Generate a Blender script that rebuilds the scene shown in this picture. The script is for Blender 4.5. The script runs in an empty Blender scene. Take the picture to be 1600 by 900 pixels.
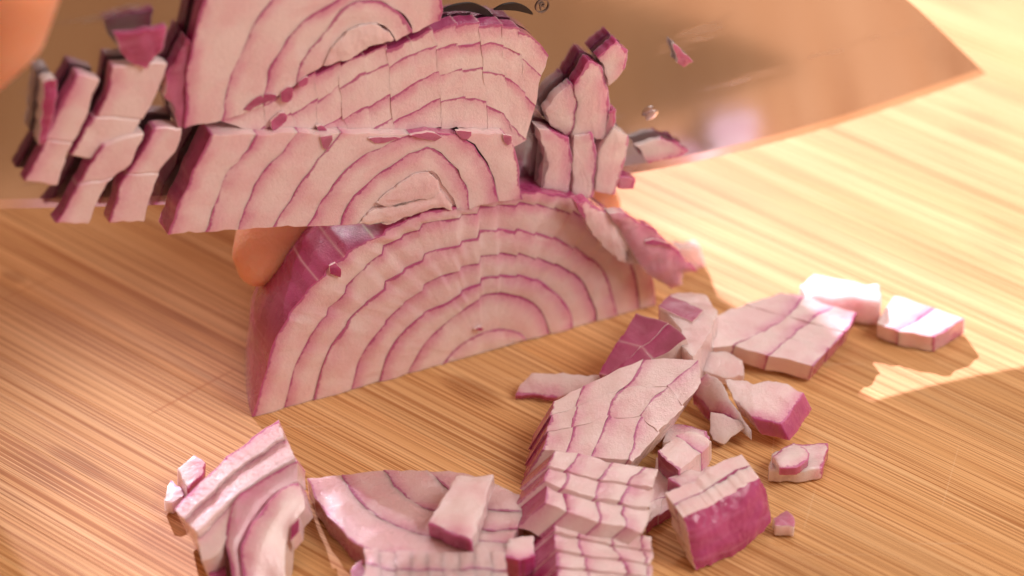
import bpy, bmesh, math, random
from mathutils import Vector, Matrix, noise

random.seed(7)
S = 0.001                                    # all modelling figures below are millimetres
sc = bpy.context.scene
col = sc.collection
R = math.radians

# ------------------------------------------------------------------ camera
PITCH, DIST, FPX = R(35), 600.0, 1600 * 600.0 / 186.0
CAM = Vector((0, -DIST * math.cos(PITCH), DIST * math.sin(PITCH)))
FWD = Vector((0, math.cos(PITCH), -math.sin(PITCH)))
RIGHT = Vector((1, 0, 0))
UP = RIGHT.cross(FWD)
cd = bpy.data.cameras.new('camera')
cam = bpy.data.objects.new('camera', cd)
col.objects.link(cam)
cam.location = CAM * S
cam.rotation_euler = (math.pi / 2 - PITCH, 0, 0)
cd.sensor_width = 36
cd.lens = 36 * FPX / 1600
cd.clip_start, cd.clip_end = 0.02, 30
cd.dof.use_dof = True
cd.dof.focus_distance = 0.555
cd.dof.aperture_fstop = 9.0
cd.dof.aperture_blades = 8
sc.camera = cam

# ------------------------------------------------------------------ world fill, lamps, exposure
w = bpy.data.worlds.new('World')
sc.world = w
w.use_nodes = True
bg = w.node_tree.nodes['Background']
bg.inputs[0].default_value = (1.0, 0.57, 0.42, 1)
bg.inputs[1].default_value = 0.53


def area(name, loc, target, size, power, color, shape='DISK'):
    l = bpy.data.lights.new(name, 'AREA')
    l.shape, l.size, l.energy, l.color = shape, size, power, color
    o = bpy.data.objects.new(name, l)
    col.objects.link(o)
    o.location = loc
    o.rotation_euler = (Vector(target) - Vector(loc)).to_track_quat('-Z', 'Y').to_euler()
    return o


SUN_EL, SUN_AZ = R(27.3), R(-20)               # low sunbeam through a window behind, a touch from the left
sdir = Vector((math.sin(SUN_AZ) * math.cos(SUN_EL), math.cos(SUN_AZ) * math.cos(SUN_EL), math.sin(SUN_EL)))


def sunbeam(name, tgt, width, blend, energy):
    l = bpy.data.lights.new(name, 'SPOT')
    l.energy, l.color, l.shadow_soft_size = energy, (1.0, 0.81, 0.96), 0.022
    l.spot_size, l.spot_blend = R(width), blend
    o = bpy.data.objects.new(name, l)
    col.objects.link(o)
    o.location = Vector(tgt) + sdir * 4.0
    o.rotation_euler = (-sdir).to_track_quat('-Z', 'Y').to_euler()


sunbeam('sunbeam_lamp', (0.150, 0.055, 0.0), 4.2, 0.12, 3000)
sunbeam('wedge_glint_spot', (-0.047, -0.087, 0.0), 0.40, 1.0, 1500)  # extra narrow spot, added to make the wet wedge sparkle
area('high_back_fill', (0.07, 0.82, 1.17), (-0.02, -0.04, 0), 0.32, 2.8, (1.0, 0.92, 0.94))  # added unseen lamp, set high behind so wet top faces catch a sheen
area('overhead_bounce_fill', (-0.1, -0.1, 1.5), (0, 0, 0), 0.9, 1.5, (1.0, 0.72, 0.58))  # added warm fill from above, stands in for bounced light
area('front_right_fill', (0.46, -0.20, 0.50), (0.04, -0.03, 0.02), 0.36, 3.9, (1.0, 0.92, 0.88))  # added soft fill, brightens the lower right pieces and board

sc.view_settings.view_transform = 'Standard'
sc.view_settings.look = 'None'
sc.view_settings.exposure = -0.48
sc.view_settings.gamma = 1.0
sc.view_settings.use_curve_mapping = False


# ------------------------------------------------------------------ reading places off the photograph
def ray(px, py):
    return (FWD * FPX + RIGHT * (px - 800) + UP * (450 - py)).normalized()


class Plane:
    def __init__(self, o, n):
        self.o, self.n = o, n.normalized()
        if self.n.dot(CAM - o) < 0:
            self.n = -self.n

    def hit(self, p):
        r = ray(*p)
        return CAM + r * ((self.o - CAM).dot(self.n) / r.dot(self.n))


def gz(px, py, z=0.0):
    r = ray(px, py)
    return CAM + r * ((z - CAM.z) / r.z)


def top(z):
    return Plane(Vector((0, 0, z)), Vector((0, 0, 1)))


def tilt(a, b, c):
    """plane through three photo points, each (px, py, height)"""
    A, B, C = gz(*a), gz(*b), gz(*c)
    return Plane(A, (B - A).cross(C - A))


FA, FB = gz(395, 652), gz(1025, 476)
FD = (FB - FA).normalized()
FN = Vector((FD.y, -FD.x, 0))                # cut face of the onion, pointing towards the viewer
ZV = Vector((0, 0, 1))


def face(off):
    return Plane(FA + FN * off, FN)


# ------------------------------------------------------------------ node helpers
def mat(name):
    m = bpy.data.materials.new(name)
    m.use_nodes = True
    nt = m.node_tree
    return m, nt, nt.nodes, nt.links, nt.nodes['Principled BSDF']


def N(nt, t, **kw):
    n = nt.nodes.new(t)
    for k, v in kw.items():
        if k.startswith('i_'):
            key = k[2:]
            n.inputs[int(key) if key.isdigit() else key].default_value = v
        else:
            setattr(n, k, v)
    return n


def mth(nt, op, a, b=None, clamp=False):
    n = nt.nodes.new('ShaderNodeMath')
    n.operation, n.use_clamp = op, clamp
    for i, v in enumerate((a, b)):
        if v is None:
            continue
        if isinstance(v, (int, float)):
            n.inputs[i].default_value = v
        else:
            nt.links.new(v, n.inputs[i])
    return n.outputs[0]


def mix(nt, f, a, b, mode='MIX'):
    n = nt.nodes.new('ShaderNodeMix')
    n.data_type, n.blend_type = 'RGBA', mode
    for i, v in ((0, f), (6, a), (7, b)):
        if isinstance(v, (int, float)):
            n.inputs[i].default_value = v
        elif isinstance(v, tuple):
            n.inputs[i].default_value = (*v, 1) if len(v) == 3 else v
        else:
            nt.links.new(v, n.inputs[i])
    return n.outputs[2]


def ramp(nt, v, a, b):
    n = nt.nodes.new('ShaderNodeMapRange')
    n.interpolation_type = 'SMOOTHSTEP'
    n.inputs[1].default_value, n.inputs[2].default_value = a, b
    nt.links.new(v, n.inputs[0])
    return n.outputs[0]


def noise_tex(nt, vec, scale, detail=3, rough=0.55, dist=0.0):
    n = nt.nodes.new('ShaderNodeTexNoise')
    n.inputs['Scale'].default_value, n.inputs['Detail'].default_value = scale, detail
    n.inputs['Roughness'].default_value, n.inputs['Distortion'].default_value = rough, dist
    nt.links.new(vec, n.inputs['Vector'])
    return n.outputs['Fac']


# ------------------------------------------------------------------ materials
def onion_material(name, rough=0.27, bump=0.24, coarse=0.0, wet=1.0, sss=0.0007, trans=0.0, tone=None, dist=0.0006, weight=0.85):
    m, nt, ns, lk, b = mat(name)
    at = N(nt, 'ShaderNodeAttribute', attribute_name='oc')
    sep = N(nt, 'ShaderNodeSeparateColor')
    lk.new(at.outputs['Color'], sep.inputs[0])
    dout = mth(nt, 'MULTIPLY', sep.outputs[0], 10.0)          # mm from the layer's outer skin
    din = mth(nt, 'MULTIPLY', sep.outputs[1], 10.0)           # mm from its inner skin
    skin, cut = sep.outputs[2], at.outputs['Alpha']
    geo = N(nt, 'ShaderNodeNewGeometry')
    pos = geo.outputs['Position']
    oi = N(nt, 'ShaderNodeObjectInfo')
    n1 = noise_tex(nt, pos, 1500, 4, 0.65)
    n2 = noise_tex(nt, pos, 140, 3)
    n2b = noise_tex(nt, pos, 260, 2)
    n3 = noise_tex(nt, pos, 3200, 3, 0.7)
    jag = mth(nt, 'MULTIPLY', mth(nt, 'SUBTRACT', n1, 0.5), 1.0)
    wid = mth(nt, 'MULTIPLY', mth(nt, 'SUBTRACT', n2b, 0.5), 1.5)
    d = mth(nt, 'ADD', mth(nt, 'ADD', dout, jag), wid)
    line = mth(nt, 'SUBTRACT', 1.0, ramp(nt, d, 0.18, 0.56))
    blush = mth(nt, 'SUBTRACT', 1.0, ramp(nt, d, 0.0, 3.2))
    inner = mth(nt, 'SUBTRACT', 1.0, ramp(nt, mth(nt, 'ADD', din, jag), 0.0, 0.8))
    c = mix(nt, ramp(nt, n2, 0.35, 0.68), (0.90, 0.745, 0.73), (0.86, 0.615, 0.63))
    c = mix(nt, mth(nt, 'MULTIPLY', mth(nt, 'MULTIPLY', blush, ramp(nt, mth(nt, 'ADD', n2, mth(nt, 'MULTIPLY', oi.outputs['Random'], 0.3)), 0.4, 0.85)), 0.95), c, (0.72, 0.30, 0.44))
    c = mix(nt, mth(nt, 'MULTIPLY', inner, 0.25), c, (0.85, 0.74, 0.66))
    c = mix(nt, mth(nt, 'MULTIPLY', mth(nt, 'SUBTRACT', n3, 0.5), 1.1, True), c, (0.94, 0.86, 0.84))
    sk = mix(nt, ramp(nt, n2, 0.3, 0.7), (0.38, 0.03, 0.14), (0.54, 0.09, 0.26))
    mps = N(nt, 'ShaderNodeMapping')
    mps.inputs['Rotation'].default_value = (0.5, 0.3, 0.9)
    mps.inputs['Scale'].default_value = (60, 60, 700)
    lk.new(pos, mps.inputs[0])
    sk = mix(nt, mth(nt, 'MULTIPLY', ramp(nt, noise_tex(nt, mps.outputs[0], 1.0, 3), 0.5, 0.75), 0.5), sk, (0.62, 0.21, 0.37))
    sk = mix(nt, mth(nt, 'MULTIPLY', mth(nt, 'POWER', cut, 4.0), 0.8), sk, (0.80, 0.55, 0.58))
    c = mix(nt, mth(nt, 'MULTIPLY', line, 0.80), c, (0.47, 0.05, 0.24))
    c = mix(nt, skin, c, sk)
    if tone:
        c = mix(nt, 1.0, c, tone, 'MULTIPLY')
    lk.new(c, b.inputs['Base Color'])
    b.inputs['Subsurface Weight'].default_value = weight
    b.inputs['Subsurface Radius'].default_value = (1.0, 0.92, 0.9)
    b.inputs['Subsurface Scale'].default_value = sss
    b.inputs['Transmission Weight'].default_value = trans
    b.inputs['IOR'].default_value = 1.38
    lk.new(mth(nt, 'ADD', mth(nt, 'MULTIPLY', n2, 0.25), rough - 0.12), b.inputs['Roughness'])
    b.inputs['Coat Weight'].default_value = wet
    b.inputs['Coat Roughness'].default_value = 0.06
    h = mth(nt, 'ADD', mth(nt, 'MULTIPLY', n3, 0.5), n1)
    if coarse:
        v = N(nt, 'ShaderNodeTexVoronoi', i_Scale=1000.0)
        lk.new(pos, v.inputs['Vector'])
        h = mth(nt, 'ADD', h, mth(nt, 'MULTIPLY', v.outputs['Distance'], coarse))
    bp = N(nt, 'ShaderNodeBump', i_Strength=bump, i_Distance=dist)
    lk.new(h, bp.inputs['Height'])
    lk.new(bp.outputs[0], b.inputs['Normal'])
    bc = N(nt, 'ShaderNodeBump', i_Strength=0.4 if not coarse else 0.8, i_Distance=0.00022 if not coarse else 0.0005)
    lk.new(h, bc.inputs['Height'])                            # the film of juice lies smoother than the flesh under it
    lk.new(bc.outputs[0], b.inputs['Coat Normal'])
    return m


M_ON = onion_material('onion_flesh')
M_DICE = onion_material('diced_onion_flesh', sss=0.0004, weight=0.45)
M_WET = onion_material('wet_onion_flesh', rough=0.22, bump=0.5, coarse=1.2, wet=1.0, sss=0.002)
M_CLEAR = onion_material('translucent_onion_flesh', rough=0.26, bump=0.4, wet=1.0, sss=0.003, trans=0.03)
M_GLOW = onion_material('sheer_onion_flesh', rough=0.28, bump=0.28, wet=1.0, sss=0.003)
M_PINK = onion_material('pink_onion_flesh', rough=0.26, bump=0.45, wet=1.0, sss=0.003, trans=0.06, tone=(0.86, 0.74, 0.74))


def bamboo_material():
    m, nt, ns, lk, b = mat('bamboo')
    tc = N(nt, 'ShaderNodeTexCoord')
    oi = N(nt, 'ShaderNodeObjectInfo')
    off = N(nt, 'ShaderNodeCombineXYZ')
    lk.new(mth(nt, 'MULTIPLY', oi.outputs['Random'], 7.0), off.inputs[0])
    lk.new(mth(nt, 'MULTIPLY', oi.outputs['Random'], 3.0), off.inputs[1])
    add = N(nt, 'ShaderNodeVectorMath', operation='ADD')
    lk.new(tc.outputs['Object'], add.inputs[0])
    lk.new(off.outputs[0], add.inputs[1])
    P = add.outputs[0]

    def stretched(sx, sy, detail=3, rough=0.55, dist=0.0):
        mp = N(nt, 'ShaderNodeMapping')
        mp.inputs['Scale'].default_value = (sx, sy, sy)
        lk.new(P, mp.inputs[0])
        return noise_tex(nt, mp.outputs[0], 1.0, detail, rough, dist)
    broad = stretched(5, 110, 2)
    mid = stretched(4, 520, 3, 0.6)
    fib = stretched(5, 1900, 2, 0.6, 0.0)
    fine = stretched(14, 3600, 2, 0.6)
    dens = stretched(9, 90, 3, 0.6)
    c = mix(nt, ramp(nt, broad, 0.32, 0.68), (0.86, 0.55, 0.26), (0.80, 0.47, 0.20))
    c = mix(nt, mth(nt, 'MULTIPLY', ramp(nt, mid, 0.48, 0.68), 0.32), c, (0.58, 0.29, 0.10))
    c = mix(nt, mth(nt, 'MULTIPLY', ramp(nt, mid, 0.50, 0.30), 0.4), c, (0.86, 0.60, 0.31))
    thr = mth(nt, 'ADD', fib, mth(nt, 'MULTIPLY', mth(nt, 'SUBTRACT', dens, 0.5), 0.22))
    streak = ramp(nt, thr, 0.53, 0.57)
    c = mix(nt, mth(nt, 'MULTIPLY', streak, 0.78), c, (0.43, 0.165, 0.048))
    c = mix(nt, mth(nt, 'MULTIPLY', ramp(nt, fine, 0.48, 0.60), 0.65), c, (0.44, 0.20, 0.065))
    # bamboo nodes: a darker ragged patch across the strip every 23 cm or so
    sx = N(nt, 'ShaderNodeSeparateXYZ')
    lk.new(P, sx.inputs[0])
    wob = mth(nt, 'MULTIPLY', mth(nt, 'SUBTRACT', mid, 0.5), 0.05)
    per = mth(nt, 'PINGPONG', mth(nt, 'ADD', sx.outputs[0], wob), 0.115)
    node = mth(nt, 'SUBTRACT', 1.0, ramp(nt, per, 0.0012, 0.0085))
    node = mth(nt, 'MULTIPLY', node, ramp(nt, fib, 0.36, 0.58))
    c = mix(nt, mth(nt, 'MULTIPLY', node, 0.35), c, (0.30, 0.125, 0.04))
    # single nodes and a long cut that stand out on this board
    gp_ = N(nt, 'ShaderNodeNewGeometry')
    for (px_, py_), lx, ly, k_, cc_ in (((118, 722), 0.007, 0.003, 0.5, (0.33, 0.13, 0.04)), ((738, 612), 0.0075, 0.0030, 0.95, (0.30, 0.10, 0.025)),
                                  ((22, 432), 0.003, 0.002, 0.6, (0.36, 0.15, 0.05)), ((180, 760), 0.010, 0.003, 0.4, (0.36, 0.15, 0.05)), ((930, 165), 0.006, 0.003, 0.7, (0.36, 0.15, 0.05))):
        q = gz(px_, py_) * S
        mp = N(nt, 'ShaderNodeMapping', vector_type='TEXTURE')
        mp.inputs['Location'].default_value = q
        mp.inputs['Rotation'].default_value = (0, 0, BANG)
        mp.inputs['Scale'].default_value = (lx, ly, 1)
        lk.new(gp_.outputs['Position'], mp.inputs[0])
        sp_ = N(nt, 'ShaderNodeSeparateXYZ')
        lk.new(mp.outputs[0], sp_.inputs[0])
        r2 = mth(nt, 'ADD', mth(nt, 'POWER', sp_.outputs[0], 2.0), mth(nt, 'POWER', sp_.outputs[1], 2.0))
        ms = mth(nt, 'SUBTRACT', 1.0, ramp(nt, mth(nt, 'ADD', r2, mth(nt, 'MULTIPLY', mth(nt, 'SUBTRACT', fib, 0.5), 3.0)), 0.15, 1.1))
        c = mix(nt, mth(nt, 'MULTIPLY', mth(nt, 'MULTIPLY', ms, ramp(nt, fine, 0.36, 0.56)), k_), c, cc_)
    for pa, pb, wd in (((225, 652), (372, 574), 0.00032), ((0, 470), (110, 420), 0.0002), ((1255, 830), (1275, 760), 0.00015), ((1200, 760), (1215, 640), 0.00012), ((1470, 800), (1500, 690), 0.00012)):
        A_, B_ = gz(*pa) * S, gz(*pb) * S
        mp = N(nt, 'ShaderNodeMapping', vector_type='TEXTURE')
        mp.inputs['Location'].default_value = (A_ + B_) / 2
        mp.inputs['Rotation'].default_value = (0, 0, math.atan2((B_ - A_).y, (B_ - A_).x))
        mp.inputs['Scale'].default_value = ((B_ - A_).length / 2, wd, 1)
        lk.new(gp_.outputs['Position'], mp.inputs[0])
        sp_ = N(nt, 'ShaderNodeSeparateXYZ')
        lk.new(mp.outputs[0], sp_.inputs[0])
        r2 = mth(nt, 'ADD', mth(nt, 'POWER', sp_.outputs[0], 4.0), mth(nt, 'POWER', sp_.outputs[1], 2.0))
        ms = mth(nt, 'SUBTRACT', 1.0, ramp(nt, r2, 0.3, 1.2))
        c = mix(nt, mth(nt, 'MULTIPLY', ms, 0.6 if wd > 0.00018 else 0.22), c, (0.50, 0.20, 0.06) if wd > 0.00018 else (0.88, 0.68, 0.42))
    # pale knife scratches lying across the grain
    g = N(nt, 'ShaderNodeNewGeometry')
    sc_total = None
    for ang, k in ((1.15, 1.0), (-0.35, 0.8)):
        mp = N(nt, 'ShaderNodeMapping')
        mp.inputs['Rotation'].default_value = (0, 0, ang)
        mp.inputs['Scale'].default_value = (22, 900, 1)
        lk.new(g.outputs['Position'], mp.inputs[0])
        s_ = ramp(nt, noise_tex(nt, mp.outputs[0], 1.0, 1, 0.4), 0.735, 0.78)
        s_ = mth(nt, 'MULTIPLY', s_, k)
        sc_total = s_ if sc_total is None else mth(nt, 'MAXIMUM', sc_total, s_)
    c = mix(nt, mth(nt, 'MULTIPLY', sc_total, 0.35), c, (0.80, 0.58, 0.34))
    hsv = N(nt, 'ShaderNodeHueSaturation')
    lk.new(c, hsv.inputs['Color'])
    lk.new(mth(nt, 'ADD', mth(nt, 'MULTIPLY', oi.outputs['Random'], 0.16), 0.93), hsv.inputs['Value'])
    lk.new(hsv.outputs[0], b.inputs['Base Color'])
    lk.new(mth(nt, 'ADD', mth(nt, 'MULTIPLY', mid, 0.25), 0.42), b.inputs['Roughness'])
    b.inputs['Specular IOR Level'].default_value = 0.22
    h = mth(nt, 'SUBTRACT', mth(nt, 'ADD', fib, mth(nt, 'MULTIPLY', fine, 0.5)), mth(nt, 'MULTIPLY', sc_total, 0.8))
    bp = N(nt, 'ShaderNodeBump', i_Strength=0.30, i_Distance=0.00035)
    lk.new(h, bp.inputs['Height'])
    lk.new(bp.outputs[0], b.inputs['Normal'])
    return m


gd = gz(900, 498) - gz(800, 450)
BANG = math.atan2(gd.y, gd.x)                # direction of the board's strips
M_BAM = bamboo_material()


def steel_material(name, rough, base=(0.62, 0.57, 0.54)):
    m, nt, ns, lk, b = mat(name)
    tc = N(nt, 'ShaderNodeTexCoord')
    mp = N(nt, 'ShaderNodeMapping')
    mp.inputs['Scale'].default_value = (60, 60, 1500)
    lk.new(tc.outputs['Object'], mp.inputs[0])
    n = noise_tex(nt, mp.outputs[0], 1.0, 2)
    mp2 = N(nt, 'ShaderNodeMapping')
    mp2.inputs['Scale'].default_value = (25, 25, 140)
    mp2.inputs['Rotation'].default_value = (0, 0.2, 0)
    lk.new(tc.outputs['Object'], mp2.inputs[0])
    smear = noise_tex(nt, mp2.outputs[0], 1.0, 4, 0.65)
    b.inputs['Metallic'].default_value = 1.0
    b.inputs['Base Color'].default_value = (*base, 1)
    r = mth(nt, 'ADD', mth(nt, 'MULTIPLY', n, 0.03), rough)
    r = mth(nt, 'ADD', r, mth(nt, 'MULTIPLY', ramp(nt, smear, 0.56, 0.66), 0.16))
    lk.new(r, b.inputs['Roughness'])
    bp = N(nt, 'ShaderNodeBump', i_Strength=0.02, i_Distance=0.0002)
    lk.new(mth(nt, 'ADD', n, smear), bp.inputs['Height'])
    lk.new(bp.outputs[0], b.inputs['Normal'])
    return m


M_STEEL = steel_material('brushed_steel', 0.13, (0.43, 0.415, 0.43))
M_EDGE = steel_material('ground_steel', 0.22, (0.66, 0.62, 0.61))


def plain(name, c, rough, bump=0.0, scale=400.0):
    m, nt, ns, lk, b = mat(name)
    g = N(nt, 'ShaderNodeNewGeometry')
    n = noise_tex(nt, g.outputs['Position'], scale, 4)
    cc = mix(nt, ramp(nt, n, 0.3, 0.7), tuple(x * 0.85 for x in c), tuple(min(1, x * 1.12) for x in c))
    lk.new(cc, b.inputs['Base Color'])
    b.inputs['Roughness'].default_value = rough
    if bump:
        bp = N(nt, 'ShaderNodeBump', i_Strength=bump, i_Distance=0.0005)
        lk.new(n, bp.inputs['Height'])
        lk.new(bp.outputs[0], b.inputs['Normal'])
    return m


M_BLACK = plain('emblem_black', (0.018, 0.012, 0.009), 0.5)
M_MARK = plain('etched_grey', (0.22, 0.15, 0.11), 0.6)
M_HANDLE = plain('handle_black', (0.02, 0.02, 0.022), 0.4, 0.2)
M_COUNTER = plain('counter_stone', (0.42, 0.36, 0.30), 0.4)


def skin_material():
    m, nt, ns, lk, b = mat('skin')
    g = N(nt, 'ShaderNodeNewGeometry')
    P = g.outputs['Position']
    n = noise_tex(nt, P, 90, 4)
    lk.new(mix(nt, ramp(nt, n, 0.3, 0.7), (0.93, 0.42, 0.23), (0.97, 0.50, 0.31)), b.inputs['Base Color'])
    b.inputs['Subsurface Weight'].default_value = 0.8
    b.inputs['Subsurface Radius'].default_value = (1.0, 0.28, 0.11)
    b.inputs['Subsurface Scale'].default_value = 0.0045
    b.inputs['Roughness'].default_value = 0.42
    v = N(nt, 'ShaderNodeTexVoronoi', i_Scale=1400.0)
    lk.new(P, v.inputs['Vector'])
    bp = N(nt, 'ShaderNodeBump', i_Strength=0.18, i_Distance=0.0004)
    lk.new(v.outputs['Distance'], bp.inputs['Height'])
    lk.new(bp.outputs[0], b.inputs['Normal'])
    return m


M_SKIN = skin_material()
M_NAIL = plain('nail', (0.78, 0.45, 0.36), 0.25)
m, nt, ns, lk, b = mat('juice')
b.inputs['Base Color'].default_value = (0.95, 0.85, 0.84, 1)
b.inputs['Transmission Weight'].default_value = 0.9
b.inputs['Roughness'].default_value = 0.05
b.inputs['IOR'].default_value = 1.34
M_JUICE = m


# ------------------------------------------------------------------ object helpers
def tag(o, label, cat, group=None, kind=None):
    if label:
        o['label'] = label
    if cat:
        o['category'] = cat
    if group:
        o['group'] = group
    if kind:
        o['kind'] = kind
    return o


def empty(name, loc, label=None, cat=None, group=None):
    o = bpy.data.objects.new(name, None)
    col.objects.link(o)
    o.location = loc * S
    o.empty_display_size = 0.005
    return tag(o, label, cat, group)


def link(name, me, material, parent=None, bevel=0.0):
    o = bpy.data.objects.new(name, me)
    col.objects.link(o)
    if material:
        me.materials.append(material)
    if parent:
        o.parent = parent
        o.matrix_parent_inverse = Matrix.Translation(-parent.location)
    if bevel:
        md = o.modifiers.new('soft_edges', 'BEVEL')
        md.width, md.segments, md.limit_method, md.angle_limit = bevel * S, 2, 'ANGLE', R(42)
    return o


def resample(pts, ts):
    """points at arc-length fractions ts of a smooth curve through pts"""
    P = [Vector(p) for p in pts]
    if len(P) > 2:                             # Catmull-Rom
        Q = []
        for i in range(len(P) - 1):
            a, b_, c, d = P[max(i - 1, 0)], P[i], P[i + 1], P[min(i + 2, len(P) - 1)]
            for k in range(8):
                t = k / 8
                Q.append(0.5 * ((2 * b_) + (c - a) * t + (2 * a - 5 * b_ + 4 * c - d) * t * t
                                + (3 * b_ - a - 3 * c + d) * t ** 3))
        Q.append(P[-1])
        P = Q
    L = [0.0]
    for i in range(1, len(P)):
        L.append(L[-1] + (P[i] - P[i - 1]).length)
    out, j = [], 0
    for t in ts:
        s = t * L[-1]
        while j < len(P) - 2 and L[j + 1] < s:
            j += 1
        while j > 0 and L[j] > s:
            j -= 1
        seg = L[j + 1] - L[j] or 1
        out.append(P[j].lerp(P[j + 1], (s - L[j]) / seg))
    return out


def grid_slab(grid, ext, up, oc, rough=0.10, skin_out=1.0, skin_in=0.0, face_skin=0.0, cutcols=(), back=1.0, bulge=0.0):
    """slab whose seen face is grid[i][j] (i along the layer, j from outer to inner), pushed by ext;
    oc = distance factors are real millimetres across the layer"""
    n, m = len(grid), len(grid[0])
    bm = bmesh.new()
    seed = Vector((random.random() * 99, random.random() * 99, random.random() * 99))
    T, B = [], []
    for i in range(n):
        rt, rb = [], []
        for j in range(m):
            p = grid[i][j]
            k = noise.noise(p * 0.35 + seed) * rough + noise.noise(p * 1.1 + seed) * rough * 0.5
            bl = bulge * (1 - (2 * i / (n - 1) - 1) ** 2) * (1 - (2 * j / (m - 1) - 1) ** 2)
            rt.append(bm.verts.new((p + up * (k + bl)) * S))
            e = ext(p) if callable(ext) else ext
            rb.append(bm.verts.new((p + e + up * noise.noise(p * 0.4 + seed) * rough) * S))
        T.append(rt)
        B.append(rb)
    lay = bm.loops.layers.float_color.new('oc')
    W = [(grid[i][0] - grid[i][-1]).length for i in range(n)]

    def put(vs, vals):
        try:
            f = bm.faces.new(vs)
        except ValueError:
            return
        f.smooth = True
        for lp, v in zip(f.loops, vals):
            lp[lay] = v

    def val(i, j):
        u = j / (m - 1)
        d = W[i]
        c = 1.0 if i in cutcols else 0.0
        return (d * u / 10, d * (1 - u) / 10, face_skin, c)
    for i in range(n - 1):
        for j in range(m - 1):
            q = ((i, j), (i, j + 1), (i + 1, j + 1), (i + 1, j))
            put([T[a][b_] for a, b_ in q], [val(*x) for x in q])
            put([B[a][b_] for a, b_ in reversed(q)], [val(*x)[:2] + (0.0, 0) for x in reversed(q)])
        co, c1 = (1.0 if i in cutcols else 0.0), (1.0 if i + 1 in cutcols else 0.0)
        put([T[i][0], T[i + 1][0], B[i + 1][0], B[i][0]],
            [(0.05, 1, skin_out, co), (0.05, 1, skin_out, c1), (0.05, 1, skin_out, c1), (0.05, 1, skin_out, co)])
        put([T[i + 1][-1], T[i][-1], B[i][-1], B[i + 1][-1]], [(1, 0, skin_in, 0)] * 4)
    for i, flip in ((0, True), (n - 1, False)):
        for j in range(m - 1):
            vs = [T[i][j], T[i][j + 1], B[i][j + 1], B[i][j]]
            vl = [val(i, j)[:2] + (0, 0), val(i, j + 1)[:2] + (0, 0), val(i, j + 1)[:2] + (0, 0), val(i, j)[:2] + (0, 0)]
            if flip:
                put(vs, vl)
            else:
                put(list(reversed(vs)), list(reversed(vl)))
    bmesh.ops.recalc_face_normals(bm, faces=bm.faces)
    me = bpy.data.meshes.new('slab')
    bm.to_mesh(me)
    bm.free()
    me.set_sharp_from_angle(angle=R(42))
    return me


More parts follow.
